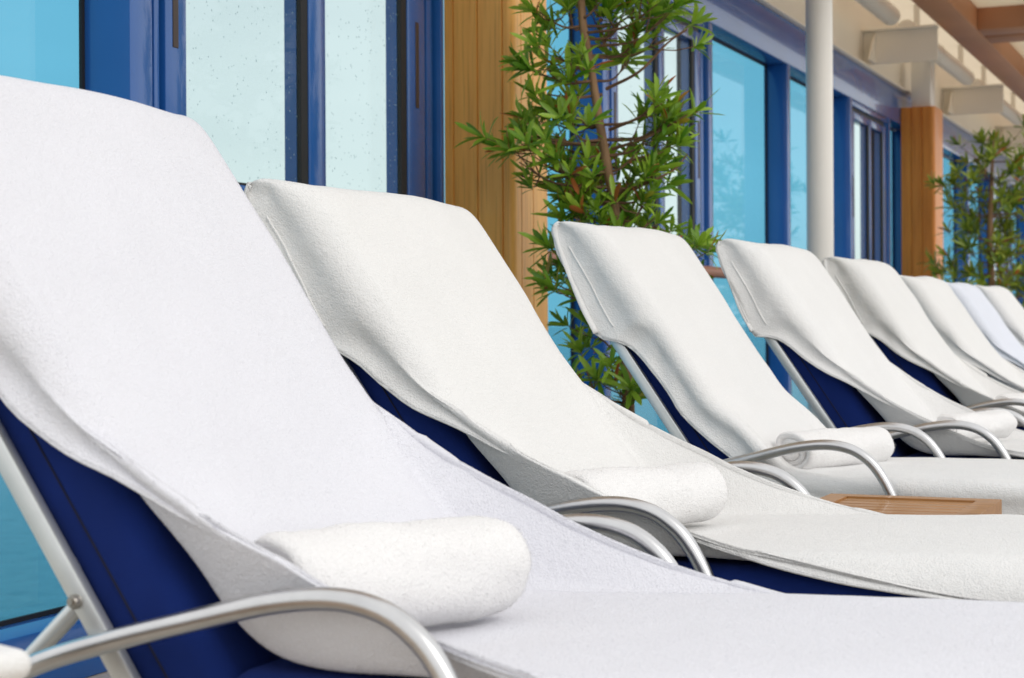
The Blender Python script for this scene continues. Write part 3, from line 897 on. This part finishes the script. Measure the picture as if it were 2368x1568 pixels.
def make_roll(seed, length=.40, rad=.058, turns=4.2, mat=None, fuzz=0):
    rg_ = random.Random(seed)
    nth = int(turns * 36); nl = 44
    th = rad / turns * .80
    G = []
    for i in range(nth + 1):
        a = 2 * math.pi * turns * i / nth
        r = .006 + (rad - .006) * i / nth
        r *= 1 + .05 * math.sin(a * 1.0 + seed) * (i / nth)
        row = []
        for j in range(nl + 1):
            f = j / nl
            x = (f - .5) * length * (1 + .035 * noise.noise(Vector((a * .35, seed, f * 2))))
            # ends bulge softly, slight taper and long wavy dents
            e = min(f, 1 - f) * length
            rr_ = r - (.010 * max(0, 1 - e / .02) ** 2) * (i / nth) + .008 * noise.noise(Vector((f * 3.2, math.cos(a) * 1.2, math.sin(a) * 1.2 + seed))) * (i / nth)
            rr_ *= .97 + .05 * math.sin(f * 3.4 + .6 + .2 * seed)
            rr_ += (.0022 * noise.noise(Vector((f * 15, math.cos(a) * .8, seed + 3 + math.sin(a) * .8))) + .0045 * noise.noise(Vector((a * .45, f * 2.5, seed + 9)))) * min(1, i / 60)
            row.append((x, rr_ * math.cos(a), rr_ * math.sin(a) * .86))
        G.append(row)
    G = np.array(G)
    du = np.gradient(G, axis=1); ds = np.gradient(G, axis=0)
    Nn = np.cross(ds, du); Nn /= np.linalg.norm(Nn, axis=2)[:, :, None] + 1e-12
    mid = nth - 10
    rad_dir = G[mid, nl // 2].copy(); rad_dir[0] = 0
    if np.dot(Nn[mid, nl // 2], rad_dir) < 0: Nn = -Nn
    I = G - Nn * th
    n0, n1 = nth + 1, nl + 1
    V_ = np.vstack([G.reshape(-1, 3), I.reshape(-1, 3)])
    idx = np.arange(n0 * n1).reshape(n0, n1); o_ = n0 * n1
    fa = np.stack([idx[:-1, :-1].ravel(), idx[:-1, 1:].ravel(), idx[1:, 1:].ravel(), idx[1:, :-1].ravel()], 1)
    rim = np.r_[idx[0, :], idx[1:, -1], idx[-1, -2::-1], idx[-2:0:-1, 0]]; rn = np.roll(rim, -1)
    F4 = np.vstack([fa, fa[:, ::-1] + o_, np.stack([rim, rim + o_, rn + o_, rn], 1)])
    verts = V_.tolist(); faces = F4.tolist()
    if fuzz:
        g = np.random.default_rng(seed)
        fi = g.uniform(n0 - 40, n0 - 1.01, fuzz).astype(int); fj = g.uniform(0, n1 - .01, fuzz).astype(int)
        fi[: fuzz // 6] = g.integers(0, n0, fuzz // 6); fj[: fuzz // 6] = g.choice([0, n1 - 1], fuzz // 6)
        p = G[fi, fj] + g.normal(0, .003, (fuzz, 3)) * np.array([1, 0, 0]); nr = Nn[fi, fj]
        p = p + np.cross(nr, [1, 0, 0]) * g.normal(0, .003, fuzz)[:, None] - nr * .0005
        dd = nr + g.normal(0, .5, (fuzz, 3)); h = g.uniform(.0003, .0009, fuzz)[:, None]
        sd = np.cross(dd, g.normal(0, 1, (fuzz, 3))); sd /= np.linalg.norm(sd, axis=1)[:, None]
        tvv = np.stack([p - sd * .0005, p + sd * .0005, p + dd * h], 1).reshape(-1, 3)
        b0 = len(verts); verts += tvv.tolist()
        faces += [(b0 + 3 * k, b0 + 3 * k + 1, b0 + 3 * k + 2) for k in range(fuzz)]
    me = bpy.data.meshes.new('rolled_towel'); me.from_pydata(verts, [], faces); me.update()
    o = link('rolled_towel', me, mat or M['roll'], None, True, 0 if fuzz else 50)
    if fuzz:
        me.materials.append(M['pileR'])
        mi = np.zeros(len(me.polygons), np.int32); mi[len(F4):] = 1; me.polygons.foreach_set('material_index', mi)
        vn = np.zeros(len(me.vertices) * 3, np.float32); me.vertices.foreach_get('normal', vn); vn = vn.reshape(-1, 3)
        vn[b0:] = np.repeat(nr + dd * .1, 3, axis=0)
        me.normals_split_custom_set_from_vertices(vn.tolist())
    return o

tall = make_lounger(.115)
proto = make_lounger()
ordn = ['first', 'second', 'third', 'fourth', 'fifth', 'sixth', 'seventh', 'eighth']
LX = [(1.52, .865), (2.475, .914), (3.83, .909), (4.69, .768), (6.08, .795), (6.98, .745), (8.30, .80), (9.15, .76)]
desc = ['nearest to the camera at left', 'second from the camera, before the wooden side table', 'third, just past the wooden side table', 'fourth, right behind the one past the wooden table',
        'fifth, in front of the white column', 'sixth, in front of the reddish post', 'seventh, with the bluish cover', 'eighth and farthest at the right edge']
spec = [(3, 'taut', 'towelA', 420000), (8, 'taut', 'towelB', 300000), (14, 'hug', 'towelC', 140000), (21, 'slack', 'towelC', 80000), (29, 'slack', 'towelB', 0), (35, 'slack', 'towelB', 0), (42, 'slack', 'towelD', 0), (50, 'slack', 'towelC', 0)]
for i, (x, y) in enumerate(LX):
    o = tall if i == 0 else proto if i == 1 else copy_tree(proto)
    o.location = (x, y, 0)
    if i > 4: o.scale.z = .963
    tag(o, 'navy cushioned silver lounger, ' + desc[i], 'sun lounger', 'row of sun loungers')
    sd, kind, mt_, fz = spec[i]
    cvr = make_cover(sd, kind, M[mt_], fz, (.115, .018, .020, .006, .004, 0, 0, 0)[i], M.get('pile' + mt_[-1]), wrinkle=1.0 if i < 2 else 1.25)
    if i > 4: cvr.scale.z = .963
    cvr.location = (x, y, 0)
    tag(cvr, ('bluish' if i in (0, 6) else 'warm' if i in (1, 4, 5) else 'plain') + ' white terry cover draped over the %s lounger of the row' % ordn[i], 'towel cover', 'terry covers on the loungers')

rolls = [(0, (.226, .046, .556), .345, .076, 5, 45000), (1, (.285, .050, .550), .35, .066, 6, 30000), (2, (.275, .035, .540), .37, .062, 9, 12000), (3, (.39, -.01, .545), .33, .050, 12, 0), (4, (.40, 0, .545), .34, .052, 13, 0)]
rl = ['bluish covered nearest lounger', 'second lounger beside its bent arm', 'third lounger, showing a loose spiral end', 'fourth lounger', 'fifth lounger']
for k, (i, off, ln, rad, sd, fz) in enumerate(rolls):
    o = make_roll(sd, ln, rad, 4.2 if i != 2 else 3.2, None, fz)
    o.location = (LX[i][0] + off[0], LX[i][1] + off[1], off[2])
    o.rotation_euler = (R(200), R(.5), R(-21))
    tag(o, 'white rolled towel resting in the seat of the ' + rl[k], 'rolled towel', 'rolled towels on the loungers')

# ------------------------------------------------------------------ side tables
def make_table():
    root = empty('side_table', (0, 0, 0))
    w, l, h = .46, .36, .468
    b_ = MB()
    fw = .045
    # mitred picture-frame border
    def mitre(p):
        a = [b_.bm.verts.new((q[0], q[1], h - .045)) for q in p]; c_ = [b_.bm.verts.new((q[0], q[1], h)) for q in p]
        for k in range(4): b_.bm.faces.new((a[k], a[(k + 1) % 4], c_[(k + 1) % 4], c_[k]))
        b_.bm.faces.new(a[::-1]); b_.bm.faces.new(c_)
    e = .0006
    mitre([(e, 0), (w - e, 0), (w - fw - e, fw), (fw + e, fw)]); mitre([(fw + e, l - fw), (w - fw - e, l - fw), (w - e, l), (e, l)])
    mitre([(0, e), (fw, fw + e), (fw, l - fw - e), (0, l - e)]); mitre([(w, e), (w, l - e), (w - fw, l - fw - e), (w - fw, fw + e)])
    b_.build('top_frame', M['tablewood'], root, True, 20)
    s_ = MB(); n = 7; sw = (w - 2 * fw) / n
    for k in range(n): s_.box(fw + k * sw + .003, fw + (k + 1) * sw - .003, fw, l - fw, h - .03, h - .004, .002, 1)
    s_.build('slats', M['tablewood'], root)
    for (x, y) in ((.02, .02), (w - .055, .02), (.02, l - .055), (w - .055, l - .055)):
        q = MB(); q.box(x, x + .035, y, y + .035, 0, h - .046, .003); q.build('leg', M['tablewood'], root)
    return root
tb = make_table(); tb.location = (3.262, .505, 0)
tag(tb, 'low slatted teak side table between the second and third loungers', 'side table', 'side tables')
t2 = copy_tree(tb); t2.location = (5.48, .30, 0); tag(t2, 'slatted teak side table between the fourth and fifth loungers', 'side table', 'side tables')
t3 = copy_tree(tb); t3.location = (0.90, .98, 0); tag(t3, 'slatted teak side table under the folded towel at the lower left', 'side table', 'side tables')
# folded towel on the near table
b_ = MB()
for k in range(3):
    b_.box(-.17 + .004 * k, .17 - .006 * k, -.17, .17 - .005 * k, k * .0285, k * .0285 + .028, .0135, 5)
o = b_.build('folded_towel', M['towelB'], None, True, 0)
o.location = (1.15, 1.215, .4685); o.rotation_euler = (0, 0, R(-20))
tag(o, 'white folded towel on the near table, cut off by the lower left corner', 'folded towel')
